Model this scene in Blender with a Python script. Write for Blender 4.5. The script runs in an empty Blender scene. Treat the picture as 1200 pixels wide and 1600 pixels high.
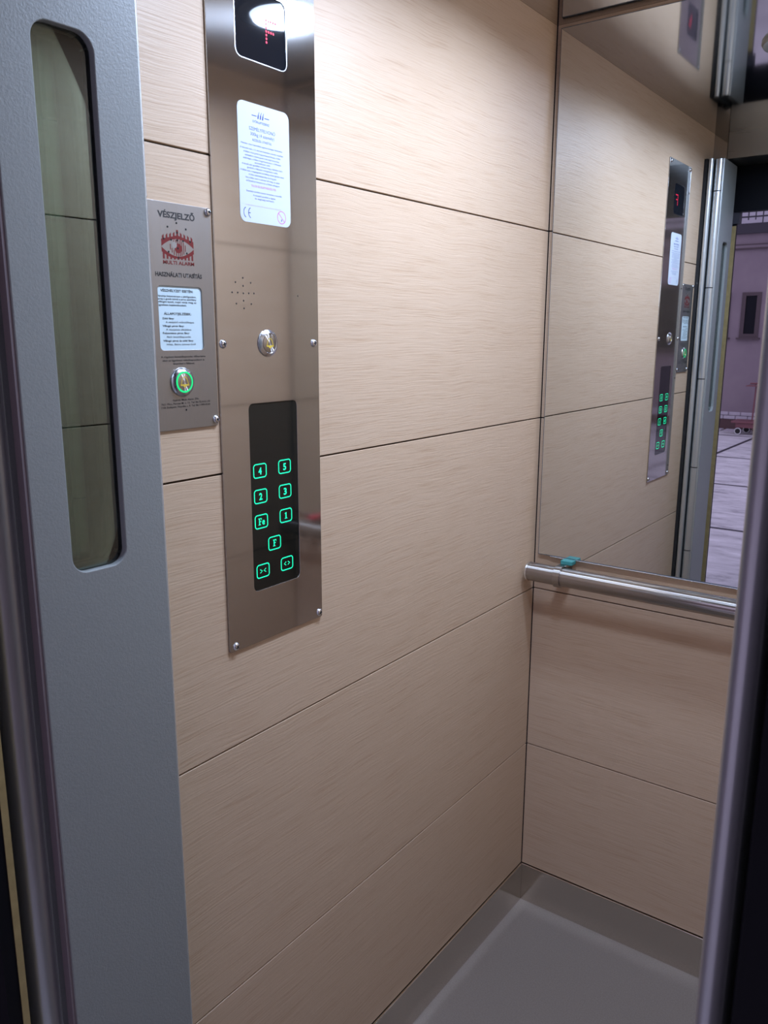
import bpy, bmesh, math, random
from mathutils import Matrix, Vector, Euler
random.seed(7)
S = bpy.context.scene
C = S.collection
PI = math.pi

# ------------------------------------------------------------------ materials
def mat(name, col=(.5, .5, .5), rough=.5, metal=0., spec=.5, emit=None, estr=0.):
    m = bpy.data.materials.new(name); m.use_nodes = True
    b = m.node_tree.nodes['Principled BSDF']
    b.inputs['Base Color'].default_value = (*col, 1)
    b.inputs['Roughness'].default_value = rough
    b.inputs['Metallic'].default_value = metal
    b.inputs['Specular IOR Level'].default_value = spec
    if emit:
        b.inputs['Emission Color'].default_value = (*emit, 1)
        b.inputs['Emission Strength'].default_value = estr
    return m

def nodes(m):
    nt = m.node_tree
    return nt, nt.nodes, nt.links, nt.nodes['Principled BSDF']

def coords(nt, scale, rot=(0, 0, 0)):
    tc = nt.nodes.new('ShaderNodeTexCoord'); mp = nt.nodes.new('ShaderNodeMapping')
    mp.inputs['Scale'].default_value = scale
    mp.inputs['Rotation'].default_value = rot
    nt.links.new(tc.outputs['Object'], mp.inputs['Vector'])
    return mp.outputs['Vector']

def noise(nt, vec, scale=1., detail=3., rough=.5, dist=0.):
    n = nt.nodes.new('ShaderNodeTexNoise')
    n.inputs['Scale'].default_value = scale; n.inputs['Detail'].default_value = detail
    n.inputs['Roughness'].default_value = rough; n.inputs['Distortion'].default_value = dist
    if vec is not None: nt.links.new(vec, n.inputs['Vector'])
    return n.outputs['Fac']

def ramp(nt, fac, stops):
    r = nt.nodes.new('ShaderNodeValToRGB')
    e = r.color_ramp.elements
    while len(e) < len(stops): e.new(.5)
    for k, (p, c) in enumerate(stops):
        e[k].position = p; e[k].color = (*c, 1)
    nt.links.new(fac, r.inputs['Fac'])
    return r.outputs['Color']

def bump(nt, b, fac, strength, dist):
    n = nt.nodes.new('ShaderNodeBump')
    n.inputs['Strength'].default_value = strength; n.inputs['Distance'].default_value = dist
    nt.links.new(fac, n.inputs['Height']); nt.links.new(n.outputs['Normal'], b.inputs['Normal'])

def wood_mat(name):
    m = mat(name, rough=.42, spec=.35)
    nt, N, L, b = nodes(m)
    # long, slightly wavy horizontal pores
    tc = N.new('ShaderNodeTexCoord')
    low = N.new('ShaderNodeTexNoise'); low.inputs['Scale'].default_value = 4.5; low.inputs['Detail'].default_value = 2.
    L.new(tc.outputs['Object'], low.inputs['Vector'])
    sub = N.new('ShaderNodeMath'); sub.operation = 'MULTIPLY_ADD'
    L.new(low.outputs['Fac'], sub.inputs[0]); sub.inputs[1].default_value = .020; sub.inputs[2].default_value = -.010
    cz = N.new('ShaderNodeCombineXYZ'); L.new(sub.outputs[0], cz.inputs['Z'])
    add = N.new('ShaderNodeVectorMath'); add.operation = 'ADD'
    L.new(tc.outputs['Object'], add.inputs[0]); L.new(cz.outputs[0], add.inputs[1])
    mp = N.new('ShaderNodeMapping'); mp.inputs['Scale'].default_value = (10, 10, 400)
    L.new(add.outputs[0], mp.inputs['Vector'])
    g = noise(nt, mp.outputs['Vector'], 1., 3.5, .62)
    mp2 = N.new('ShaderNodeMapping'); mp2.inputs['Scale'].default_value = (3, 3, 60)
    L.new(add.outputs[0], mp2.inputs['Vector'])
    g2 = noise(nt, mp2.outputs['Vector'], 1., 2., .5)
    mx = N.new('ShaderNodeMath'); mx.operation = 'MULTIPLY_ADD'
    L.new(g2, mx.inputs[0]); mx.inputs[1].default_value = .35; L.new(g, mx.inputs[2])
    col = ramp(nt, mx.outputs[0], [(.42, WOOD[0]), (.56, WOOD[1]), (.66, WOOD[2]), (.9, WOOD[3])])
    L.new(col, b.inputs['Base Color'])
    bump(nt, b, g, .42, .0010)
    return m
WOOD = [(.415, .280, .178), (.48, .340, .225), (.505, .364, .247), (.525, .384, .266)]

def brushed(name, col, rough, scale=(300, 4, 300), bstr=.06, aniso=None, dist=.0004):
    m = mat(name, col, rough, 1.)
    nt, N, L, b = nodes(m)
    n = noise(nt, coords(nt, scale), 1., 2., .6)
    r = N.new('ShaderNodeMapRange')
    r.inputs['To Min'].default_value = rough * .8; r.inputs['To Max'].default_value = rough * 1.25
    L.new(n, r.inputs['Value']); L.new(r.outputs[0], b.inputs['Roughness'])
    if bstr: bump(nt, b, n, bstr, dist)
    if aniso:
        t = N.new('ShaderNodeTangent'); t.direction_type = 'RADIAL'; t.axis = aniso[0]
        L.new(t.outputs[0], b.inputs['Tangent']); b.inputs['Anisotropic'].default_value = aniso[1]
    return m

def speckle(name, c0, c1, scale, rough=.6, spec=.3, bs=0., bd=.001, big=None):
    m = mat(name, c0, rough, 0, spec)
    nt, N, L, b = nodes(m)
    n = noise(nt, coords(nt, (1, 1, 1)), scale, 3., .6)
    c = ramp(nt, n, [(.3, c0), (.7, c1)])
    L.new(c, b.inputs['Base Color'])
    if bs: bump(nt, b, n, bs, bd)
    return m

M = {}
M['wood'] = wood_mat('oak laminate')
M['gap'] = mat('dark joint', (.012, .008, .007), .8)
def brushed2(name, col, r1, r2, mixf, axis):
    m = brushed(name, col, r1, (700, 700, 12), 0)
    nt, N, L, b = nodes(m)
    g = N.new('ShaderNodeBsdfAnisotropic'); g.inputs['Color'].default_value = (*col, 1); g.inputs['Roughness'].default_value = r2
    g.inputs['Anisotropy'].default_value = .82
    t = N.new('ShaderNodeTangent'); t.direction_type = 'RADIAL'; t.axis = axis
    L.new(t.outputs[0], g.inputs['Tangent'])
    mx = N.new('ShaderNodeMixShader'); mx.inputs[0].default_value = mixf
    out = [n for n in N if n.type == 'OUTPUT_MATERIAL'][0]
    L.new(b.outputs[0], mx.inputs[1]); L.new(g.outputs[0], mx.inputs[2]); L.new(mx.outputs[0], out.inputs['Surface'])
    return m
M['steel_panel'] = brushed2('brushed steel faceplate', (.55, .53, .51), .06, .36, .22, 'Y')
M['steel_rail'] = brushed2('satin steel tube', (.52, .495, .47), .12, .45, .5, 'X')
M['steel_alarm'] = brushed('satin steel plate', (.30, .285, .27), .42, (700, 700, 12), .0)
M['steel_bright'] = mat('bright steel', (.75, .76, .78), .18, 1.)
M['steel_base'] = brushed('skirting steel', (.70, .64, .57), .12, (6, 6, 500), .0)
M['steel_ceiling'] = brushed('polished steel ceiling', (.56, .55, .54), .06, (3, 300, 3), .0)
M['steel_front'] = brushed('front return steel', (.42, .41, .38), .3, (3, 300, 300), .0)
M['mirror'] = mat('mirror silvering', (.74, .765, .765), .0, 1.)
M['mirror_edge'] = mat('mirror edge', (.10, .13, .16), .25, .3)
M['paint'] = speckle('grey textured coating', (.222, .232, .222), (.236, .246, .235), 420, .42, .4, .32, .0012)
M['paint_shaded'] = mat('shaded grey coating', (.07, .072, .072), .6)  # leaf coating darkened: shade between the folded leaves put into its colour
M['alu'] = mat('satin aluminium', (.66, .69, .70), .3, .85)
M['leaf_edge'] = mat('leaf edge strip', (.19, .155, .165), .7, 0, .1)
M['rubber'] = mat('black rubber', (.008, .008, .009), .6)
M['black'] = mat('blackened door frame', (.0035, .0035, .0055), .6, 0, .12)
M['profile'] = mat('grey door profile', (.50, .50, .50), .30, .6)
M['yellow'] = speckle('ochre paint', (.25, .185, .080), (.31, .235, .105), 60, .5)
M['floor'] = speckle('grey vinyl', (.160, .132, .110), (.198, .165, .139), 330, .6, .12)
M['blackglass'] = mat('black glass', (.006, .007, .006), .04, 0, .5)
M['screenglass'] = mat('display window', (.008, .009, .012), .03, 0, .5)
M['sticker'] = mat('white label film', (.50, .54, .58), .3, 0, .4)
M['card'] = mat('pale blue card', (.52, .64, .68), .3, 0, .5)
M['ink_navy'] = mat('navy ink', (.02, .03, .22), .5)
M['ink_grey'] = mat('grey blue ink', (.10, .12, .34), .5)
M['ink_pink'] = mat('magenta ink', (.52, .10, .45), .5)
M['ink_pale'] = mat('faded ink', (.55, .42, .62), .5)
M['ink_black'] = mat('black print', (.012, .012, .013), .5)
M['ink_red'] = mat('red print', (.15, .016, .014), .6, 0, .2)
M['hole'] = mat('punched hole', (.003, .003, .003), .9)
M['plate_grey'] = mat('bare plate', (.30, .285, .27), .45, .6)
M['gold'] = mat('gold print', (.62, .44, .05), .4)
M['green_led'] = mat('green backlight', (0, .1, .05), .5, 0, .5, (.005, 1., .50), 1.4)
M['green_ring'] = mat('green ring light', (0, .1, .05), .5, 0, .5, (.0, .80, .22), 1.0)
M['red_led'] = mat('red dot matrix', (.2, 0, .02), .5, 0, .5, (1., .015, .06), 1.6)
M['diffuser'] = mat('lamp diffuser', (.9, .9, .9), .4, 0, .5, (.765, .96, 1.35), 21.)
M['bezel'] = mat('lamp bezel', (.34, .36, .36), .3, .8)
M['clip_green'] = mat('teal plastic', (.035, .20, .19), .4)
M['clip_red'] = mat('red plastic', (.5, .03, .05), .4)
# outside
M['plaster'] = speckle('pink grey plaster', (.235, .19, .215), (.275, .225, .245), 2.2, .85, .1)
M['plaster_light'] = mat('light plaster', (.66, .62, .68), .85)
M['stone'] = speckle('pale stone blocks', (.42, .39, .43), (.52, .48, .52), 12, .8, .1)
M['plinth'] = mat('brown red plinth', (.10, .055, .055), .8)
M['ironwork'] = mat('dark ironwork', (.03, .026, .036), .6)
M['frame_dark'] = mat('dark window frame', (.075, .05, .055), .6)
M['pane_dark'] = mat('dark window pane', (.010, .010, .014), .5, 0, .1)
M['cart'] = mat('dark red cart paint', (.20, .075, .085), .5)
M['tyre'] = mat('black tyre', (.012, .012, .012), .7)
M['wheelrim'] = mat('pale wheel rim', (.55, .55, .55), .5)

def glass_mat():
    m = bpy.data.materials.new('greenish door glass'); m.use_nodes = True
    nt = m.node_tree; nt.nodes.clear()
    o = nt.nodes.new('ShaderNodeOutputMaterial'); mx = nt.nodes.new('ShaderNodeMixShader')
    t = nt.nodes.new('ShaderNodeBsdfTransparent'); t.inputs['Color'].default_value = (.72, .82, .78, 1)
    g = nt.nodes.new('ShaderNodeBsdfGlossy'); g.inputs['Roughness'].default_value = .0
    g.inputs['Color'].default_value = (.95, 1., .97, 1)
    f = nt.nodes.new('ShaderNodeFresnel'); f.inputs['IOR'].default_value = 1.72
    nt.links.new(f.outputs[0], mx.inputs[0]); nt.links.new(t.outputs[0], mx.inputs[1])
    nt.links.new(g.outputs[0], mx.inputs[2]); nt.links.new(mx.outputs[0], o.inputs['Surface'])
    return m
M['glass'] = glass_mat()

def paving_mat():
    m = mat('worn courtyard paving', rough=.75, spec=.25)
    nt, N, L, b = nodes(m)
    v = coords(nt, (1.2, 2.6, 1))
    n = noise(nt, v, 2.6, 8., .68, .4)
    c = ramp(nt, n, [(.33, (.30, .29, .30)), (.46, (.56, .55, .56)), (.55, (.63, .62, .63)), (.68, (.78, .77, .78))])
    L.new(c, b.inputs['Base Color'])
    bump(nt, b, n, .5, .02)
    return m
M['paving'] = paving_mat()

# ------------------------------------------------------------------ object helpers
def origin(o):
    v = Vector((0, 0, 0))
    while o is not None:
        v += o.location; o = o.parent
    return v

def finish(name, me, material, parent=None, smooth=None):
    if parent is not None:
        off = origin(parent)
        me.transform(Matrix.Translation(-off))
    o = bpy.data.objects.new(name, me); C.objects.link(o)
    if material is not None: me.materials.append(material)
    if parent is not None: o.parent = parent
    if smooth is not None:
        for p in me.polygons: p.use_smooth = True
        if smooth < 179:
            try: me.set_sharp_from_angle(angle=math.radians(smooth))
            except Exception: pass
    return o

def obj(name, bm, material, parent=None, smooth=None):
    me = bpy.data.meshes.new(name)
    bmesh.ops.recalc_face_normals(bm, faces=bm.faces)
    bm.to_mesh(me); bm.free()
    return finish(name, me, material, parent, smooth)

def empty(name, loc, label=None, cat=None, group=None, kind=None):
    o = bpy.data.objects.new(name, None); C.objects.link(o)
    o.location = loc; o.empty_display_size = .05
    tag(o, label, cat, group, kind)
    return o

def tag(o, label=None, cat=None, group=None, kind=None):
    if label: o['label'] = label
    if cat: o['category'] = cat
    if group: o['group'] = group
    if kind: o['kind'] = kind
    return o

def box(bm, x0, x1, y0, y1, z0, z1, bev=0.):
    r = bmesh.ops.create_cube(bm, size=1.)
    vs = r['verts']
    for v in vs:
        v.co = Vector(((x0 + x1) / 2 + v.co.x * (x1 - x0), (y0 + y1) / 2 + v.co.y * (y1 - y0), (z0 + z1) / 2 + v.co.z * (z1 - z0)))
    if bev:
        es = list({e for v in vs for e in v.link_edges})
        bmesh.ops.bevel(bm, geom=es, offset=bev, segments=2, affect='EDGES', profile=.5)
    return bm

def nbox(name, ex, material, parent=None, bev=0.):
    return obj(name, box(bmesh.new(), *ex, bev=bev), material, parent)

def cyl(bm, p0, p1, r, seg=32, r2=None, caps=True):
    p0, p1 = Vector(p0), Vector(p1); d = p1 - p0
    q = d.to_track_quat('Z', 'Y').to_matrix().to_4x4()
    q.translation = (p0 + p1) / 2
    bmesh.ops.create_cone(bm, cap_ends=caps, segments=seg, radius1=r, radius2=r if r2 is None else r2, depth=d.length, matrix=q)
    return bm

def lathe(bm, prof, centre, axis, seg=48):
    """prof: list of (radius, height along axis)"""
    q = Vector(axis).to_track_quat('Z', 'Y').to_matrix().to_4x4(); q.translation = Vector(centre)
    rings = []
    for r, h in prof:
        if r < 1e-7: rings.append([bm.verts.new(q @ Vector((0, 0, h)))])
        else: rings.append([bm.verts.new(q @ Vector((r * math.cos(2 * PI * k / seg), r * math.sin(2 * PI * k / seg), h))) for k in range(seg)])
    for a, b in zip(rings, rings[1:]):
        for k in range(seg):
            k2 = (k + 1) % seg
            if len(a) == 1 and len(b) == 1: continue
            if len(a) == 1: bm.faces.new((a[0], b[k], b[k2]))
            elif len(b) == 1: bm.faces.new((a[k], a[k2], b[0]))
            else: bm.faces.new((a[k], a[k2], b[k2], b[k]))
    return bm

# (u, v, w) on the left wall = (along the wall towards the mirror, up, out of the wall)
WALL_L = Matrix(((0, 0, 1, 0), (1, 0, 0, 0), (0, 1, 0, 0), (0, 0, 0, 1)))

def rrect(u0, v0, u1, v1, r, n=8):
    pts = []
    for cx, cy, a0 in ((u1 - r, v1 - r, 0), (u0 + r, v1 - r, 90), (u0 + r, v0 + r, 180), (u1 - r, v0 + r, 270)):
        for k in range(n + 1):
            a = math.radians(a0 + 90 * k / n)
            pts.append((cx + r * math.cos(a), cy + r * math.sin(a)))
    return pts

def circle(u, v, r, n=24):
    return [(u + r * math.cos(2 * PI * k / n), v + r * math.sin(2 * PI * k / n)) for k in range(n)]

def plate_mesh(loops, w0, w1, bev=0.):
    cu = bpy.data.curves.new('tmp', 'CURVE'); cu.dimensions = '2D'; cu.fill_mode = 'BOTH'
    cu.extrude = (w1 - w0) / 2 - bev
    if bev:
        cu.bevel_depth = bev; cu.offset = -bev; cu.bevel_resolution = 2
    for lp in loops:
        sp = cu.splines.new('POLY'); sp.points.add(len(lp) - 1)
        for p, q in zip(sp.points, lp): p.co = (q[0], q[1], 0, 1)
        sp.use_cyclic_u = True
    ob = bpy.data.objects.new('tmp', cu)
    me = bpy.data.meshes.new_from_object(ob)
    bpy.data.objects.remove(ob); bpy.data.curves.remove(cu)
    me.transform(Matrix.Translation((0, 0, (w0 + w1) / 2)))
    me.materials.clear()
    return me

def plate(name, loops, w0, w1, material, parent, bev=0., mapping=WALL_L):
    me = plate_mesh(loops, w0, w1, bev); me.transform(mapping)
    return finish(name, me, material, parent)

def text_into(bm, body, u, v, cap, width=None, align='C', w=0., bold=0., mapping=WALL_L, depth=.00012):
    cu = bpy.data.curves.new('tmp', 'FONT'); cu.body = body; cu.size = 1.
    cu.fill_mode = 'BOTH'; cu.offset = bold; cu.resolution_u = 3
    ob = bpy.data.objects.new('tmp', cu)
    me = bpy.data.meshes.new_from_object(ob)
    bpy.data.objects.remove(ob); bpy.data.curves.remove(cu)
    if len(me.vertices) == 0: return
    xs = [q.co.x for q in me.vertices]
    x0, x1 = min(xs), max(xs)
    sy = cap / .73
    sx = width / (x1 - x0) if width else sy
    a = {'C': (x0 + x1) / 2, 'L': x0, 'R': x1}[align]
    for q in me.vertices:
        q.co = Vector(((q.co.x - a) * sx + u, q.co.y * sy + v - cap / 2, w + depth))
    me.transform(mapping)
    bm.from_mesh(me)
    bpy.data.meshes.remove(me)

def stroke(bm, pts, width, w, closed=False, mapping=WALL_L):
    n = len(pts); P = [Vector((p[0], p[1])) for p in pts]
    L, R = [], []
    for k in range(n):
        a = P[(k - 1) % n] if (closed or k > 0) else P[k]
        b = P[(k + 1) % n] if (closed or k < n - 1) else P[k]
        t = (b - a).normalized(); nn = Vector((-t.y, t.x)) * width / 2
        L.append(bm.verts.new(mapping @ Vector((*(P[k] + nn), w)))); R.append(bm.verts.new(mapping @ Vector((*(P[k] - nn), w))))
    for k in range(n if closed else n - 1):
        k2 = (k + 1) % n
        bm.faces.new((L[k], L[k2], R[k2], R[k]))

def poly(bm, pts, w, mapping=WALL_L):
    bm.faces.new([bm.verts.new(mapping @ Vector((p[0], p[1], w))) for p in pts])

# ------------------------------------------------------------------ dimensions (metres)
W, D, H = .765, 1.175, 2.033          # cabin width, depth, height
Z4 = .4325; JOINTS = [Z4 + .4 * k for k in range(4)]
BASE = .1025
G = .0027                              # joint width

# ------------------------------------------------------------------ cabin shell
def board_wall(name, axis, lo, hi, face, back, label):
    """horizontal laminate boards with dark joints; axis 'y': wall along y at x=face, axis 'x': along x at y=face"""
    root = empty(name, (0, 0, 0), label, 'wall', None, 'structure')
    zs = [BASE + .0005] + JOINTS + [H]
    for a, b in zip(zs, zs[1:]):
        z0 = a + (G / 2 if a != zs[0] else 0); z1 = b - (G / 2 if b != H else 0)
        t = face + (.010 if back > face else -.010)
        x0, x1 = min(face, t), max(face, t)
        ex = (x0, x1, lo, hi, z0, z1) if axis == 'y' else (lo, hi, x0, x1, z0, z1)
        nbox('board', ex, M['wood'], root, bev=.0006)
    t = face + (.008 if back > face else -.008)
    x0, x1 = min(t, back), max(t, back)
    ex = (x0, x1, lo - .0, hi + .0, 0, H) if axis == 'y' else (lo - .03, hi + .03, x0, x1, 0, H)
    nbox('backing', ex, M['gap'], root)
    return root

board_wall('wall_left', 'y', -D, -.0016, 0, -.03, 'left cabin wall of pale oak boards with thin dark joints')
board_wall('wall_right', 'y', -D, -.0016, W, W + .03, 'right cabin wall of pale oak boards with thin dark joints')
board_wall('wall_back', 'x', .0016, W - .0016, 0, .03, 'back cabin wall of oak boards around the mirror')

tag(nbox('floor', (-.03, W + .03, -1.19, .03, -.04, 0), M['floor']), 'grey vinyl cabin floor', 'floor', None, 'structure')
tag(nbox('ceiling', (-.03, W + .03, -1.31, .03, H, H + .04), M['steel_ceiling']), 'polished steel cabin ceiling', 'ceiling', None, 'structure')
tag(nbox('baseboard_left', (0, .005, -D, -.0052, 0, BASE - .001), M['steel_base'], bev=.0011), 'steel skirting along the left wall', 'baseboard', None, 'structure')
tag(nbox('baseboard_right', (W - .005, W, -D, -.0052, 0, BASE - .001), M['steel_base'], bev=.0011), 'steel skirting along the right wall', 'baseboard', None, 'structure')
tag(nbox('baseboard_back', (0, W, -.005, 0, 0, BASE - .001), M['steel_base'], bev=.0011), 'steel skirting under the mirror wall', 'baseboard', None, 'structure')

# front of the cabin: header over the opening and the two side cheeks
wf = empty('wall_front', (0, 0, 0), 'steel front header of the cabin above the doors', 'wall', None, 'structure')
nbox('header', (.043, W + .06, -1.31, -D, 1.955, H), M['steel_front'], wf)
nbox('corner_return', (-.06, .0415, -1.31, -D + .001, 1.955, H), M['steel_ceiling'], wf)
nbox('cheek', (-.06, -.016, -1.31, -D - .0005, 0, 1.955), M['rubber'], wf)
nbox('cheek', (W + .016, W + .06, -1.31, -D - .0005, 0, 1.955), M['rubber'], wf)
nbox('sill', (-.06, W + .06, -1.32, -1.19, -.04, -.001), M['steel_base'], wf)

# landing door frame outside the cabin
lf = empty('trim_1', (0, 0, 0), 'dark landing door frame around the lift opening', 'door frame', None, 'structure')
nbox('jamb_post', (-.9, .0395, -1.338, -1.316, 0, 2.6), M['black'], lf)
nbox('jamb_edge', (.0395, .0505, -1.338, -1.323, 0, 1.775), M['black'], lf)
e_ = nbox('edge_strip', (.0395, .0515, -1.323, -1.3155, 0, 1.768), M['yellow'], lf); tag(e_, 'chipped ochre painted edge')
nbox('jamb_post', (.7685, 1.7, -1.40, -1.312, 0, 2.6), M['black'], lf)
nbox('lintel', (.0395, .7685, -1.345, -1.312, 1.812, 2.6), M['black'], lf)
nbox('stop_block', (.0395, .060, -1.335, -1.318, 1.775, 1.812), M['ironwork'], lf)

# ------------------------------------------------------------------ folding cabin doors
def rounded_post(cx, cy, r, z0, z1, seg=40):
    return cyl(bmesh.new(), (cx, cy, z0), (cx, cy, z1), r, seg)

LEAF_Z0, LEAF_Z1 = .012, 1.945
KN = [1.945, 1.850, 1.5605, 1.275, .985, .700, .415, .125, .012]
d1 = empty('door_1', (.043, -1.090, 0), 'grey folding door on the left with a tall slot window, folded open', 'door', None, 'structure')
lp = plate('leaf', [rrect(-1.262, LEAF_Z0, -1.1015, LEAF_Z1, .003, 3), rrect(-1.2205, 1.1645, -1.1545, 1.705, .018)], .0445, .0585, M['paint'], d1, .0012)
nbox('leaf_edge', (.0450, .0570, -1.2655, -1.2612, LEAF_Z0 + .002, LEAF_Z1 - .002), M['leaf_edge'], d1)
pn = plate('window_pane', [rrect(-1.226, 1.159, -1.149, 1.711, .02)], .0478, .0505, M['glass'], d1)
plate('gasket', [rrect(-1.2225, 1.1625, -1.1525, 1.707, .019), rrect(-1.2205, 1.1645, -1.1545, 1.705, .018)], .0450, .0505, M['rubber'], d1)
for a, b in zip(KN, KN[1:]):
    bm = rounded_post(.0425, -1.1045, .0128, b + .0016, a - .0016)
    obj('hinge_knuckle', bm, M['alu'], d1, 40)
nbox_ = rounded_post(.0425, -1.1045, .0108, LEAF_Z0, LEAF_Z1); obj('hinge_pin', nbox_, M['rubber'], d1, 40)
nbox('hinge_flange', (.0530, .0570, -1.1020, -1.0995, LEAF_Z0, LEAF_Z1), M['alu'], d1, .001)
# the second leaf folded behind the first
plate('rear_leaf', [rrect(-1.250, LEAF_Z0, -1.094, LEAF_Z1, .003, 3), rrect(-1.2205, 1.1645, -1.1545, 1.705, .018)], .012, .027, M['paint_shaded'], d1, .0012)
plate('rear_pane', [rrect(-1.226, 1.159, -1.149, 1.711, .02)], .018, .0205, M['glass'], d1)
obj('rear_edge', cyl(bmesh.new(), (.0195, -1.0925, LEAF_Z0), (.0195, -1.0925, LEAF_Z1), .0078, 24), M['alu'], d1, 40)
nbox('dark_strip', (.0005, .0105, -1.165, -1.086, LEAF_Z0, LEAF_Z1), M['rubber'], d1)  # black strip filling the gap between rear leaf and wall
d1.rotation_euler = (0, 0, math.radians(-1.6))
# jamb tube the folded leaves swing on
tp = empty('trim_2', (.010, -1.275, 0), 'rounded grey metal door profile beside the left folding door', 'door profile', None, 'structure')
obj('profile', rounded_post(.010, -1.275, .0225, 0, 1.95, 64), M['profile'], tp, 40)
nbox('seam_strip', (.0290, .0335, -1.268, -1.2580, 0, 1.95), M['paint'], tp)

d2 = empty('door_2', (.7375, -1.090, 0), 'folded right cabin door seen edge on, rounded grey edge', 'door', None, 'structure')
bm = bmesh.new(); box(bm, .7255, .7395, -1.262, -1.1015, LEAF_Z0, LEAF_Z1)
obj('leaf', bm, M['paint'], d2)
obj('leaf_edge', cyl(bmesh.new(), (.7325, -1.262, LEAF_Z0), (.7325, -1.262, LEAF_Z1), .0072, 40), M['profile'], d2, 40)
for a, b in zip(KN, KN[1:]):
    obj('hinge_knuckle', rounded_post(.7375, -1.090, .0135, b + .0016, a - .0016), M['alu'], d2, 40)
nbox('rear_leaf', (.7435, .7575, -1.250, -1.094, LEAF_Z0, LEAF_Z1), M['paint'], d2)

# ------------------------------------------------------------------ car operating panel on the left wall
P0, P1, PZ0, PZ1 = -.9575, -.7605, .9775, 1.901
cp = empty('control_panel', (0, -.859, .9775), 'tall brushed steel control panel with display, white notice and green lit keys on left wall', 'control panel')
disp = rrect(-.9105, 1.7565, -.8175, 1.8400, .010)
keys = rrect(-.9070, 1.0545, -.8105, 1.3225, .008)
plate('faceplate', [rrect(P0, PZ0, P1, PZ1, .003, 3), disp, keys], -.0012, .0030, M['steel_panel'], cp, .0004)
dg = plate('display', [rrect(-.9125, 1.7545, -.8155, 1.8420, .011)], .0003, .0020, M['screenglass'], cp)
bm = bmesh.new(); ring = rrect(-.9105, 1.7565, -.8175, 1.8400, .010)
stroke(bm, ring, .0012, .0033, True); obj('display_rim', bm, M['steel_bright'], cp)
bm = bmesh.new()
DU, DV, DS = -.8535, 1.8105, .0043
F = ['11111', '10000', '10000', '11110', '10000', '10000', '10000']
for r_, row in enumerate(F):
    for c_, ch in enumerate(row):
        if ch == '1':
            poly(bm, circle(DU + c_ * .0043, DV - r_ * DS, .00155, 10), .00215)
tag(obj('floor_indicator', bm, M['red_led'], cp), 'red dot matrix letter F')
# white notice
nt_ = plate('notice', [rrect(-.9110, 1.5595, -.8160, 1.7060, .010)], .0030, .0034, M['sticker'], cp)
Wn = .00345
bm = bmesh.new()
stroke(bm, [(-.8855, 1.6915), (-.8765, 1.6915)], .0011, Wn)
stroke(bm, [(-.8625, 1.6915), (-.8535, 1.6915)], .0011, Wn)
for k in range(3):
    u = -.8755 + k * .0042
    poly(bm, [(u, 1.6885), (u + .0022, 1.6885), (u + .0032, 1.6935), (u + .0010, 1.6935)], Wn)
obj('notice_emblem', bm, M['ink_navy'], nt_)
bm = bmesh.new()
for k in range(3):
    u = -.8743 + k * .0042
    poly(bm, [(u, 1.6937), (u + .0018, 1.6937), (u + .0030, 1.6975), (u + .0022, 1.6975)], Wn)
text_into(bm, 'GYŐRI-LIFTSZERVIZ', -.869, 1.6845, .0030, .031, w=Wn, bold=.008)
text_into(bm, 'SZEMÉLYFELVONÓ', -.867, 1.6755, .0044, .0480, w=Wn)
text_into(bm, '300kg (4 személy)', -.867, 1.6690, .0042, .0440, w=Wn)
text_into(bm, 'KEZELÉSI UTASÍTÁS', -.868, 1.6620, .0031, .0350, w=Wn)
lines = [(1.6558, 'Minden utas használati egyszerűséget feltételez', .076), (1.6502, 'A felvonót csak a 12. életévét betöltött személy vezetheti.', .080),
         (1.6460, 'A fülkét a hívó gomb megnyomásával hívhatja. A fülke', .068), (1.6420, 'indításához a kívánt gomb rövid idejű lenyomása', .063),
         (1.6382, 'szükséges, a fülke megérkezésekor a fülkeajtó', .070), (1.6346, 'automatikusan nyílik.', .029),
         (1.6310, 'A kinyílt ajtó gombbal tartható meg a fülkében lévő', .075), (1.6272, 'gombok a fülkeajtó mozgatására valók.', .057),
         (1.6232, 'A fülkét csak a megengedett terhelésig szabad igénybe venni.', .081), (1.6190, 'A fülke túlterhelését fény és hang jelzi.', .052),
         (1.6150, 'Ha a fülke nem a szinten áll meg, az ajtót', .063), (1.6110, 'erőszakkal kinyitni és a fülkét elhagyni', .062)]
for v, t, wd in lines: text_into(bm, t, -.868, v, .0021, wd, w=Wn)
text_into(bm, 'Személyi sérülés esetén értesítse a szerelőt', -.866, 1.5985, .0021, .066, w=Wn)
text_into(bm, 'A vészjelző gombbal az ügyelet', -.866, 1.5940, .0020, .042, w=Wn)
text_into(bm, 'és segítség kérhető.', -.866, 1.5902, .0020, .036, w=Wn)
obj('notice_text', bm, M['ink_grey'], nt_)
bm = bmesh.new(); text_into(bm, 'TILOS ÉS ÉLETVESZÉLYES', -.867, 1.6055, .0026, .046, w=Wn)
obj('notice_red_line', bm, M['ink_pink'], nt_); bm = bmesh.new()
stroke(bm, circle(-.8340, 1.5712, .0080, 32), .0010, Wn, True)
stroke(bm, [(-.8398, 1.5766), (-.8283, 1.5655)], .0009, Wn)
ns_ = obj('no_smoking_sign', bm, M['ink_pink'], nt_)
bm = bmesh.new(); text_into(bm, 'A felvonót a szerelő rendszeresen felügyeli', -.868, 1.5812, .0017, .066, w=Wn)
obj('notice_faded_line', bm, M['ink_pale'], nt_)
bm = bmesh.new()
for cu_ in (-.8990, -.8905):
    stroke(bm, [(cu_ + .0058 * math.cos(math.radians(a)), 1.5712 + .0066 * math.sin(math.radians(a))) for a in range(110, 251, 14)], .0010, Wn)
stroke(bm, [(-.8962, 1.5712), (-.8925, 1.5712)], .0010, Wn)
obj('ce_mark', bm, M['ink_navy'], nt_); bm = bmesh.new()
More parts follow.
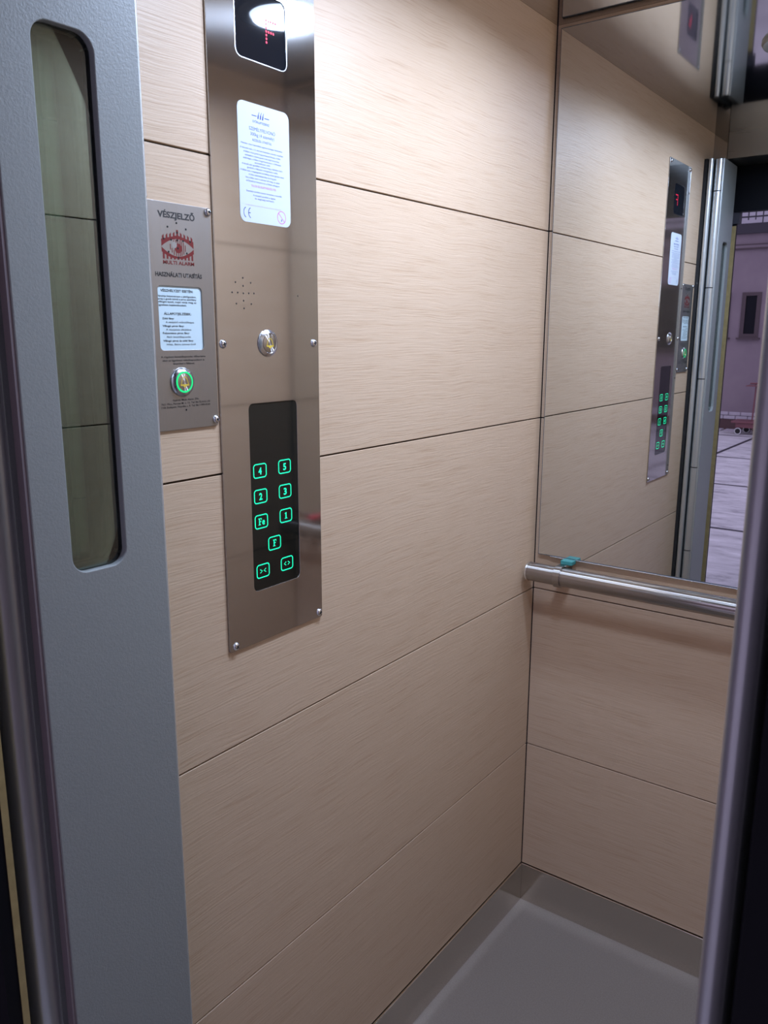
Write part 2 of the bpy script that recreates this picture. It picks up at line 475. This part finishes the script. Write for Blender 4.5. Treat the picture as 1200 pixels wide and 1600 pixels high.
poly(bm, [(-.8352, 1.5660), (-.8340, 1.5658), (-.8330, 1.5690), (-.8345, 1.5688)], Wn)
obj('cigarette_symbol', bm, M['ink_navy'], ns_)
# loudspeaker holes
bm = bmesh.new()
for u, v in ((-.910, 1.488), (-.9235, 1.482), (-.896, 1.4825), (-.910, 1.478), (-.930, 1.469), (-.920, 1.469), (-.910, 1.4685), (-.900, 1.4688),
             (-.8905, 1.469), (-.910, 1.459), (-.923, 1.455), (-.896, 1.455), (-.9095, 1.449)):
    poly(bm, circle(u, v, .00115, 12), .00306)
obj('speaker_holes', bm, M['hole'], cp)
bm = bmesh.new(); poly(bm, circle(-.804, 1.469, .00115, 12), .00306); obj('microphone_hole', bm, M['hole'], cp)

def bell(bm, u, v, s, w):
    pts = [(-.95, -.42), (-.72, -.30), (-.62, .15), (-.42, .62), (-.18, .82), (.18, .82), (.42, .62), (.62, .15), (.72, -.30), (.95, -.42)]
    stroke(bm, [(u + a * s, v + b * s) for a, b in pts], s * .13, w)
    poly(bm, [(u - .98 * s, v - .36 * s), (u + .98 * s, v - .36 * s), (u + .82 * s, v - .60 * s), (u + .35 * s, v - .62 * s), (u + .2 * s, v - .85 * s), (u - .2 * s, v - .85 * s), (u - .35 * s, v - .62 * s), (u - .82 * s, v - .60 * s)], w)

def push_button(parent, u, v, r, w0, lit):
    def loc(w): return (w, u, v)
    bm = bmesh.new()
    lathe(bm, [(r * 1.0, 0), (r * 1.0, .0012), (r * .985, .0018), (r * .80, .0042), (r * .74, .0048), (r * .70, .0044), (r * .70, .0036)], loc(w0), (1, 0, 0), 56)
    b = obj('alarm_button', bm, M['steel_bright'], parent, 30)
    bm = bmesh.new(); lathe(bm, [(r * .69, .0030), (r * .68, .0046), (r * .64, .0050), (0, .0050)], loc(w0), (1, 0, 0), 56)
    obj('button_cap', bm, M['steel_rail'], b, 30)
    if lit:
        bm = bmesh.new(); lathe(bm, [(r * .72, .0036), (r * .72, .0053), (r * .61, .0054), (r * .61, .0036)], loc(w0), (1, 0, 0), 56)
        tag(obj('light_ring', bm, M['green_ring'], b, 30), 'green glowing ring')
    bm = bmesh.new(); bell(bm, u, v, r * .42, w0 + .0052)
    tag(obj('bell_symbol', bm, M['gold'], b), 'gold bell outline')
push_button(cp, -.8675, 1.4035, .0185, .003, False)

def screw(parent, u, v, r=.0058, w0=.003, hexa=False):
    bm = bmesh.new()
    lathe(bm, [(r, 0), (r * .97, .0012), (r * .75, .0028), (r * .45, .0036), (0, .0038)], (w0, u, v), (1, 0, 0), 24)
    s = obj('screw', bm, M['steel_bright'], parent, 50)
    bm = bmesh.new()
    if hexa: poly(bm, circle(u, v, r * .36, 6), w0 + .0040)
    else:
        a = random.random()
        for k in range(2):
            t = a + k * PI / 2; c, s_ = math.cos(t), math.sin(t); q, h = r * .5, r * .12
            poly(bm, [(u + c * q - s_ * h, v + s_ * q + c * h), (u - c * q - s_ * h, v - s_ * q + c * h), (u - c * q + s_ * h, v - s_ * q - c * h), (u + c * q + s_ * h, v + s_ * q - c * h)], w0 + .0040 + k * .00005)
    obj('recess', bm, M['hole'], s)
for u, v in ((-.9497, 1.4030), (-.7720, 1.4030), (-.9460, .9845), (-.7680, .9860), (-.9460, 1.8925), (-.7715, 1.8925)):
    screw(cp, u, v)
# keypad
kp = plate('keypad', [rrect(-.9095, 1.0520, -.8080, 1.3250, .009)], .0003, .0019, M['blackglass'], cp)
KW = .00200
for lab, u, v in (('4', -.888, 1.228), ('5', -.838, 1.228), ('2', -.888, 1.1915), ('3', -.838, 1.1915), ('Fe', -.888, 1.155), ('1', -.8375, 1.155),
                  ('F', -.8625, 1.1185), ('><', -.8875, 1.082), ('<>', -.8375, 1.082)):
    bm = bmesh.new()
    stroke(bm, rrect(u - .0123, v - .0095, u + .0123, v + .0095, .0040, 5), .00155, KW, True)
    if lab == '><' or lab == '<>':
        for k in (-1, 1):
            s = k if lab == '<>' else -k
            stroke(bm, [(u + k * .0018 + (0 if s * k > 0 else 0), v + .0026), (u + k * .0018 + s * .0042, v), (u + k * .0018, v - .0026)] if lab == '<>' else
                   [(u + k * .0058, v + .0026), (u + k * .0016, v), (u + k * .0058, v - .0026)], .0012, KW)
    elif lab == '1':
        poly(bm, [(u - .0010, v - .0045), (u + .0012, v - .0045), (u + .0012, v + .0048), (u + .0002, v + .0048), (u - .0010, v + .0036)], KW)
        poly(bm, [(u - .0026, v - .0048), (u + .0028, v - .0048), (u + .0028, v - .0038), (u - .0026, v - .0038)], KW + .0001)
        poly(bm, [(u - .0026, v + .0026), (u - .0010, v + .0030), (u - .0010, v + .0040), (u - .0026, v + .0034)], KW)
    elif lab[0] == 'F':
        o = -.0032 if lab == 'Fe' else -.0004
        poly(bm, [(u + o - .0016, v - .0045), (u + o + .0004, v - .0045), (u + o + .0004, v + .0045), (u + o - .0016, v + .0045)], KW)
        poly(bm, [(u + o - .0030, v - .0050), (u + o + .0018, v - .0050), (u + o + .0018, v - .0041), (u + o - .0030, v - .0041)], KW + .0001)
        poly(bm, [(u + o - .0030, v + .0040), (u + o + .0036, v + .0040), (u + o + .0036, v + .0050), (u + o - .0030, v + .0050)], KW + .0001)
        poly(bm, [(u + o + .0026, v + .0022), (u + o + .0036, v + .0022), (u + o + .0036, v + .0042), (u + o + .0028, v + .0042)], KW + .0002)
        poly(bm, [(u + o + .0002, v - .0004), (u + o + .0026, v - .0004), (u + o + .0026, v + .0007), (u + o + .0002, v + .0007)], KW + .0002)
        if lab == 'Fe': text_into(bm, 'e', u + .0040, v, .0098, .0052, w=KW, bold=.02)
    else:
        text_into(bm, lab, u, v, .0100, .0062, w=KW, bold=.028)
    k_ = obj('key', bm, M['green_led'], kp)
    tag(k_, {'4': 'green lit key 4', '5': 'green lit key 5', '2': 'green lit key 2', '3': 'green lit key 3', 'Fe': 'green lit key Fe', '1': 'green lit key 1',
             'F': 'green lit key F', '><': 'green lit door close key', '<>': 'green lit door open key'}[lab])

# ------------------------------------------------------------------ emergency call plate
A0, A1, AZ0, AZ1 = -1.0685, -.9615, 1.2985, 1.5685
ap = empty('emergency_call_panel', (0, -1.0150, AZ0), 'small grey emergency call plate with red eye emblem and green ringed bell button', 'alarm panel')
card = rrect(-1.0490, 1.3965, -.9810, 1.4725, .005)
plate('faceplate', [rrect(A0, AZ0, A1, AZ1, .004, 4), card], -.0012, .0024, M['steel_alarm'], ap, .0003)
cd = plate('instruction_card', [rrect(-1.0505, 1.3950, -.9795, 1.4740, .005)], .0002, .0010, M['card'], ap)
AW = .00245
def block(name, rows, material, parent):
    bm = bmesh.new()
    for r_ in rows: text_into(bm, *r_[:5], r_[6] if len(r_) > 6 else 'C', w=AW, bold=r_[5])
    return obj(name, bm, material, parent)
block('title_lettering', [('VÉSZJELZŐ', -1.0155, 1.5545, .0070, .0560, .032)], M['ink_black'], ap)
block('heading_lettering', [('HASZNÁLATI UTASÍTÁS', -1.0155, 1.4858, .0050, .0715, .034)], M['ink_black'], ap)
block('footnote_lettering', [('A rögzített beszédkapcsolat időtartama', -1.0145, 1.3885, .0023, .070, .012), ('alatt az ügyeletes videókapcsolatot is', -1.0145, 1.3842, .0023, .066, .012), ('létesíthet a fülkével.', -1.0145, 1.3802, .0023, .034, .012)], M['ink_black'], ap)
block('maker_lettering', [('Gyártó: Multi Alarm ZRt.', -1.0140, 1.3355, .0024, .042, .012), ('7621 Pécs, Perczel M. u. 13. Tel: 06-72-513-110', -1.0140, 1.3313, .0024, .078, .012), ('1106 Budapest, Fátyolka u. 8. Tel: 06-1-999-0160', -1.0140, 1.3274, .0024, .078, .012)], M['ink_black'], ap)
bm = bmesh.new(); CW = .00105
text_into(bm, 'VÉSZHELYZET ESETÉN:', -1.0190, 1.4672, .0030, .050, w=CW, bold=.022)
for v, t in ((1.4608, 'Nyomja folyamatosan a jelzőgombot,'), (1.4574, 'amíg a gomb körül a piros jelzőfény'), (1.4540, 'villogni kezd, majd várja meg az')):
    text_into(bm, t, -1.0190, v, .0022, .0595, w=CW, bold=.012)
text_into(bm, 'ügyeletes bejelentkezését.', -1.0488, 1.4503, .0022, .044, 'L', w=CW, bold=.012)
text_into(bm, 'ÁLLAPOTJELZÉSEK:', -1.0195, 1.4400, .0028, .042, w=CW, bold=.02)
for v, t, wd in ((1.4344, 'Zöld fény:', .018), (1.4255, 'Villogó piros fény:', .033), (1.4170, 'Folyamatos piros fény:', .041), (1.4078, 'Villogó piros és zöld fény:', .047)):
    text_into(bm, t, -1.0435, v, .0023, wd, 'L', w=CW, bold=.016)
for v, t, wd in ((1.4300, 'A vészjelző működőképes', .044), (1.4212, 'A vészjelzés elküldése', .039), (1.4125, 'Aktív beszédkapcsolat', .038), (1.4035, 'Hibás, illetve üzemen kívül', .045)):
    text_into(bm, t, -1.0385, v, .0023, wd, 'L', w=CW)
obj('card_text', bm, M['ink_black'], cd)
# red eye emblem
bm = bmesh.new(); EU, EV, EH = -1.0155, 1.5175, .0245
def arc(x): return .0098 * (1 - abs(x) ** 1.9)
xs = [-1 + k / 12 for k in range(25)]
for a, b in zip(xs, xs[1:]):
    ta, tb = .0086 + .0058 * (1 - abs(a)), .0086 + .0058 * (1 - abs(b))
    ta, tb = max(ta, arc(a) + .0016), max(tb, arc(b) + .0016)
    poly(bm, [(EU + a * EH, EV + arc(a) + .0003), (EU + b * EH, EV + arc(b) + .0003), (EU + b * EH, EV + tb), (EU + a * EH, EV + ta)], AW)
    la, lb = -arc(a) - .0026 - .0030 * abs(a), -arc(b) - .0026 - .0030 * abs(b)
    poly(bm, [(EU + a * EH, EV + la), (EU + b * EH, EV + lb), (EU + b * EH, EV - arc(b) - .0003), (EU + a * EH, EV - arc(a) - .0003)], AW)
for k in range(-4, 5):
    x = k * .222; h = .055 if k else .06
    top = .0086 + .0058 * (1 - abs(x)) + (.0040 if k else .0062)
    sl = .0012 * (1 if k < 0 else -1 if k > 0 else 0)
    poly(bm, [(EU + (x - h) * EH, EV + .0095 - abs(x) * .002), (EU + (x + h) * EH, EV + .0095 - abs(x) * .002), (EU + (x + h) * EH, EV + top + sl), (EU + (x - h) * EH, EV + top - sl)], AW + .00004)
    poly(bm, [(EU + (x - h) * EH, EV - .0138), (EU + (x + h) * EH, EV - .0138), (EU + (x + h) * EH, EV - arc(x) - .001), (EU + (x - h) * EH, EV - arc(x) - .001)], AW + .00004)
poly(bm, circle(EU + .0006, EV - .0006, .0056, 28), AW + .00006)
for x, a, b in ((-.46, .5, -.35), (-.36, -.1, -.72), (-.24, .9, .55), (-.24, -.3, -.95), (-.10, .95, .3), (-.10, -.3, -1), (.02, .97, .1), (.03, -.2, -1), (.15, .95, -.98), (.25, .92, -.95), (.36, .82, -.85), (.47, .5, -.5)):
    q = arc(x) if True else 0
    poly(bm, [(EU + (x - .022) * EH, EV + b * q), (EU + (x + .022) * EH, EV + b * q), (EU + (x + .022) * EH, EV + a * q), (EU + (x - .022) * EH, EV + a * q)], AW + .00005)
text_into(bm, 'MULTI ALARM', -1.0150, 1.5000, .0042, .0475, w=AW, bold=.025)
em = obj('eye_emblem', bm, M['ink_red'], ap)
bm = bmesh.new(); poly(bm, circle(EU - .0052, EV + .0030, .0038, 24), AW + .00009)
obj('eye_glint', bm, M['plate_grey'], em)
bm = bmesh.new()
for u, v in ((-1.0160, 1.5460), (-1.0297, 1.5405), (-1.0020, 1.5400), (-1.0158, 1.5350), (-1.0362, 1.5265), (-1.0252, 1.5262), (-1.0160, 1.5262), (-1.0070, 1.5260), (-.9960, 1.5260),
             (-1.0155, 1.5170), (-1.0298, 1.5120), (-1.0020, 1.5120), (-1.0152, 1.5062)):
    poly(bm, circle(u, v, .00125, 12), AW + .00014)
obj('speaker_holes', bm, M['hole'], ap)
bm = bmesh.new(); poly(bm, circle(-1.0145, 1.3225, .00125, 12), AW + .00014); obj('microphone_hole', bm, M['hole'], ap)
push_button(ap, -1.0190, 1.3575, .0180, .0024, True)
for u, v in ((-.9665, 1.5638), (-.9660, 1.3068), (-1.0645, 1.5638), (-1.0645, 1.3068)):
    screw(ap, u, v, .0052, .0024, True)

# ------------------------------------------------------------------ mirror
mr = empty('wall_mirror', (W / 2, 0, .9185), 'large frameless wall mirror above the handrail on the back wall', 'mirror')
nbox('glass', (.0135, W - .0135, -.0098, -.0016, .9190, 2.0235), M['mirror_edge'], mr)
bm = bmesh.new(); vs = [bm.verts.new(q) for q in ((.0147, -.0100, .9203), (W - .0147, -.0100, .9203), (W - .0147, -.0100, 2.0222), (.0147, -.0100, 2.0222))]
bm.faces.new(vs); f_ = obj('silvered_face', bm, M['mirror'], mr)
for p in f_.data.polygons: pass
nbox('bottom_rail', (.044, W - .044, -.0116, -.0002, .9168, .9189), M['steel_bright'], mr, .0007)

# ------------------------------------------------------------------ handrail
RY, RZ, RR = -.050, .8870, .0212
hr = empty('handrail', (W / 2, 0, RZ), 'round brushed steel handrail across the back wall under the mirror', 'handrail')
bm = bmesh.new(); cyl(bm, (.0120, RY, RZ), (W - .0120, RY, RZ), RR, 64, caps=False)
obj('rail', bm, M['steel_rail'], hr, 40)
for s in (0, 1):
    c = .0120 if s == 0 else W - .0120; d = -1 if s == 0 else 1
    bm = bmesh.new(); lathe(bm, [(RR + .0004, -.002), (RR + .0008, .0008), (RR + .0002, .0022), (RR - .003, .0034), (0, .0036)], (c, RY, RZ), (d, 0, 0), 48)
    obj('end_cap', bm, M['steel_bright'], hr, 30)
    xb = .0870 if s == 0 else W - .0870
    bm = bmesh.new()
    lathe(bm, [(RR - .001, -.0080), (RR + .0030, -.0080), (RR + .0036, -.0073), (RR + .0036, .0073), (RR + .0030, .0080), (RR - .001, .0080)], (xb, RY, RZ), (1, 0, 0), 64)
    b = obj('bracket_ring', bm, M['steel_rail'], hr, 30)
    nbox('bracket_arm', (xb - .0080, xb + .0080, -.048, .0002, RZ + RR - .005, RZ + RR + .0030), M['steel_rail'], b, .0006)
    nbox('bracket_foot', (xb - .0080, xb + .0080, -.0045, .0, RZ - .020, RZ + RR + .0030), M['steel_rail'], b)
tag(nbox('plastic_spacer', (.0805, .1080, -.0340, -.0125, .9108, .9200), M['clip_green'], None, .0012), 'teal green plastic spacer on the handrail bracket near the left wall', 'spacer')
tag(nbox('plastic_spacer', (W - .1080, W - .0805, -.0340, -.0125, .9108, .9200), M['clip_red'], None, .0012), 'red plastic spacer on the handrail bracket near the right wall', 'spacer')

# ------------------------------------------------------------------ ceiling lights
for k, (x, y, lab) in enumerate(((.400, -.395, 'round white ceiling light with grey rim, the one nearer the mirror'), (.365, -.800, 'round white ceiling light with grey rim, the one nearer the doors'))):
    t = empty('ceiling_light', (x, y, H), lab, 'light', 'round lights in the cabin ceiling')
    bm = bmesh.new()
    lathe(bm, [(.090, 0), (.090, -.004), (.087, -.009), (.081, -.0115), (.0765, -.012), (.0645, -.012), (.0645, -.003)], (x, y, H), (0, 0, 1), 64)
    obj('rim', bm, M['bezel'], t, 30)
    bm = bmesh.new()
    lathe(bm, [(.0640, -.0105), (.058, -.0132), (.045, -.0152), (.022, -.0163), (0, -.0165)], (x, y, H), (0, 0, 1), 64)
    obj('diffuser', bm, M['diffuser'], t, 60)
    ld = bpy.data.lights.new('lamp_beam', 'AREA'); ld.shape = 'DISK'; ld.size = .116; ld.energy = (7.3, 6.1)[k]; ld.color = (.765, .96, 1.35); ld.spread = math.radians(165)
    lo = bpy.data.objects.new('lamp_beam', ld); C.objects.link(lo); lo.parent = t; lo.location = (0, 0, -.0180)

# ------------------------------------------------------------------ courtyard behind the camera (seen in the mirror)
FY = -11.4
bm = bmesh.new(); box(bm, -9, 8, FY - .5, -1.32, -.1, -.001)
tag(obj('ground', bm, M['paving']), 'worn pale concrete paving of the courtyard', 'ground', None, 'structure')
bm = bmesh.new()
for y in (-10.66, -8.43, -6.53, -4.6): box(bm, -9, 8, y - .022, y + .022, -.02, .0006)
for x, y0, y1 in ((-1.83, -10.66, -8.43), (.9, -10.66, -8.43), (3.2, -10.66, -8.43), (-4.4, -10.66, -8.43), (2.1, -8.43, -6.53)): box(bm, x - .022, x + .022, y0, y1, -.02, .0007)
tag(obj('trim_3', bm, M['ironwork']), 'dark joints between the courtyard paving slabs', 'joint', None, 'structure')
fw = empty('wall_courtyard', (0, FY, 0), 'pinkish grey plastered building wall across the courtyard', 'wall', None, 'structure')
nbox('plaster', (-9, 8, FY - .3, FY, 0, 2.826), M['plaster'], fw)
nbox('plinth', (-9, 8, FY, FY + .02, 0, .164), M['plinth'], fw)
bm = bmesh.new()
for r_ in range(2):
    x = -9 + r_ * .07
    while x < 8:
        box(bm, x, x + .165, FY, FY + .03, .166 + r_ * .057, .166 + r_ * .057 + .051, .006); x += .172
obj('stone_course', bm, M['stone'], fw)
nbox('moulding', (-9, 8, FY, FY + .04, 2.612, 2.632), M['frame_dark'], fw)
nbox('moulding', (-9, 8, FY, FY + .025, 2.632, 2.672), M['plaster'], fw)
nbox('moulding', (-9, 8, FY, FY + .04, 2.672, 2.684), M['frame_dark'], fw)
nbox('ledge', (-9, 8, FY - 1.3, FY + .06, 2.826, 2.965), M['ironwork'], fw)
nbox('upper_wall', (-9, 8, FY - 1.4, FY - 1.3, 2.826, 4.4), M['plaster_light'], fw)
bm = bmesh.new()
x = -9.
while x < 8: box(bm, x, x + .16, FY + .04, FY + .22, -.001, .022, .006); x += .2
tag(obj('trim_4', bm, M['stone']), 'row of pale kerb stones at the foot of the courtyard wall', 'kerb', None, 'structure')

rl = empty('balcony_railing', (-.5, FY + .03, 2.965), 'dark iron railing of the gallery across the courtyard, seen in the mirror', 'railing')
nbox('rail', (-6, 6, FY + .02, FY + .035, 3.046, 3.066), M['ironwork'], rl)
nbox('rail', (-6, 6, FY + .02, FY + .035, 3.90, 3.93), M['ironwork'], rl)
bm = bmesh.new(); k = 0; x = -6.0
while x < 6:
    box(bm, x, x + .014, FY + .021, FY + .034, 2.966 if k % 3 == 0 else 3.012, 3.90); x += .098; k += 1
o = obj('bars', bm, M['ironwork'], rl); tag(o, None, None, None, 'stuff')

def courtyard_window(n, x0, x1, z0, z1, bars=False):
    r = empty('window_%d' % n, ((x0 + x1) / 2, FY, z0), {1: 'dark narrow window above the platform cart in the courtyard wall', 2: 'dark window beside the ochre door edge, further along the courtyard wall', 3: 'barred dark window of the courtyard wall, seen in the control panel reflection'}[n], 'window', None, 'structure')
    nbox('pane', (x0 + .05, x1 - .05, FY - .02, FY + .004, z0 + .05, z1 - .05), M['pane_dark'], r)
    bm = bmesh.new()
    for ex in ((x0, x0 + .055, z0, z1), (x1 - .055, x1, z0, z1), (x0 + .055, x1 - .055, z1 - .045, z1), (x0 + .055, x1 - .055, z0, z0 + .055)):
        box(bm, ex[0], ex[1], FY - .01, FY + .02, ex[2], ex[3])
    obj('frame', bm, M['frame_dark'], r)
    nbox('sill', (x0 - .03, x1 + .03, FY, FY + .06, z0 - .025, z0), M['frame_dark'], r)
    if bars:
        bm = bmesh.new()
        for k in range(1, 4): box(bm, x0 + (x1 - x0) * k / 4 - .01, x0 + (x1 - x0) * k / 4 + .01, FY + .03, FY + .045, z0, z1)
        for k in range(0, 4): box(bm, x0, x1, FY + .03, FY + .045, z0 + (z1 - z0) * k / 3 - .01, z0 + (z1 - z0) * k / 3 + .01)
        obj('grille', bm, M['ironwork'], r)
courtyard_window(1, -2.355, -2.095, 1.365, 2.01)
courtyard_window(2, -2.98, -2.515, 1.365, 2.01)
courtyard_window(3, 3.05, 3.95, 1.15, 2.15, True)

# small platform cart by the far wall
ct = empty('platform_cart', (-1.98, -11.0, 0), 'dark red platform cart with post and handle by the courtyard wall, seen in the mirror', 'cart')
nbox('deck', (-2.22, -1.72, -11.18, -10.83, .165, .195), M['cart'], ct, .006)
bm = bmesh.new()
for y in (-11.14, -10.87): nbox('chassis_beam', (-2.16, -1.78, y - .015, y + .015, .10, .165), M['cart'], ct)
for x, y in ((-2.115, -10.87), (-1.83, -10.87), (-2.06, -11.14), (-1.80, -11.14)):
    bm = bmesh.new(); cyl(bm, (x, y - .016 + .03, .052), (x, y + .016 + .03, .052), .052, 28)
    w_ = obj('wheel', bm, M['tyre'], ct, 40)
    bm = bmesh.new(); lathe(bm, [(.036, 0), (.050, .0), (.050, .003), (.036, .003), (.036, 0)], (x, y + .046, .052), (0, 1, 0), 28); obj('wheel_rim', bm, M['wheelrim'], w_, 30)
bm = bmesh.new(); cyl(bm, (-1.962, -10.95, .19), (-1.950, -10.95, .70), .011, 16); obj('post', bm, M['cart'], ct, 40)
nbox('top_tray', (-2.07, -1.70, -11.06, -10.86, .690, .703), M['cart'], ct, .003)
bm = bmesh.new(); cyl(bm, (-2.03, -10.94, .728), (-1.72, -10.94, .738), .012, 16); cyl(bm, (-1.96, -10.94, .70), (-1.96, -10.94, .73), .008, 12); cyl(bm, (-1.76, -10.94, .70), (-1.76, -10.94, .736), .008, 12)
obj('handle', bm, M['cart'], ct, 40)

tag(nbox('wall_blocker_left', (-.75, -.55, -2.7, -1.36, 0, 2.62), M['plaster']), 'unseen plaster wall added to block outside light, left', 'wall', None, 'structure')  # added out of view to keep outside light off the door leaves
tag(nbox('wall_blocker_right', (1.45, 1.65, -2.7, -1.36, 0, 2.62), M['plaster']), 'unseen plaster wall added to block outside light, right', 'wall', None, 'structure')  # unseen counterpart, likewise added to hold back outside light
tag(nbox('ceiling_blocker', (-3, 4, -2.9, -1.36, 2.62, 2.80), M['plaster_light']), 'unseen slab added over the landing to block sky light', 'slab', None, 'structure')  # unseen slab, added to shade the doorway from the sky
# ------------------------------------------------------------------ daylight over the courtyard
S.cycles.blur_glossy = .2
wd = bpy.data.worlds.new('sky'); S.world = wd; wd.use_nodes = True
bg = wd.node_tree.nodes['Background']
bg.inputs['Color'].default_value = (.80, .72, 1.06, 1); bg.inputs['Strength'].default_value = 1.1

# ------------------------------------------------------------------ camera
F_PX, PITCH, YAW, ROLL = 1282.65, .214781, .637623, .0029827
cp_, sp_ = math.cos(PITCH), math.sin(PITCH); cy_, sy_ = math.cos(YAW), math.sin(YAW)
Fw = Vector((-sy_ * cp_, cy_ * cp_, -sp_)); Rt = Vector((cy_, sy_, 0)); Up = Rt.cross(Fw)
R2 = Rt * math.cos(ROLL) + Up * math.sin(ROLL); U2 = Up * math.cos(ROLL) - Rt * math.sin(ROLL)
cam = bpy.data.cameras.new('camera'); co = bpy.data.objects.new('camera', cam); C.objects.link(co)
mw = Matrix.Identity(4)
for r_ in range(3):
    mw[r_][0], mw[r_][1], mw[r_][2] = R2[r_], U2[r_], -Fw[r_]
mw.translation = Vector((.820575, -1.699812, 1.417870))
co.matrix_world = mw
cam.sensor_fit = 'VERTICAL'; cam.sensor_height = 24.; cam.lens = F_PX * 24. / 1600.
cam.clip_start = .02; cam.clip_end = 200
cam.dof.use_dof = True; cam.dof.focus_distance = 1.45; cam.dof.aperture_fstop = cam.lens / 1000. / .0015
S.camera = co
vs_ = S.view_settings
vs_.view_transform = 'Standard'; vs_.look = 'None'; vs_.gamma = 1.; vs_.use_curve_mapping = False
vs_.exposure = 0.
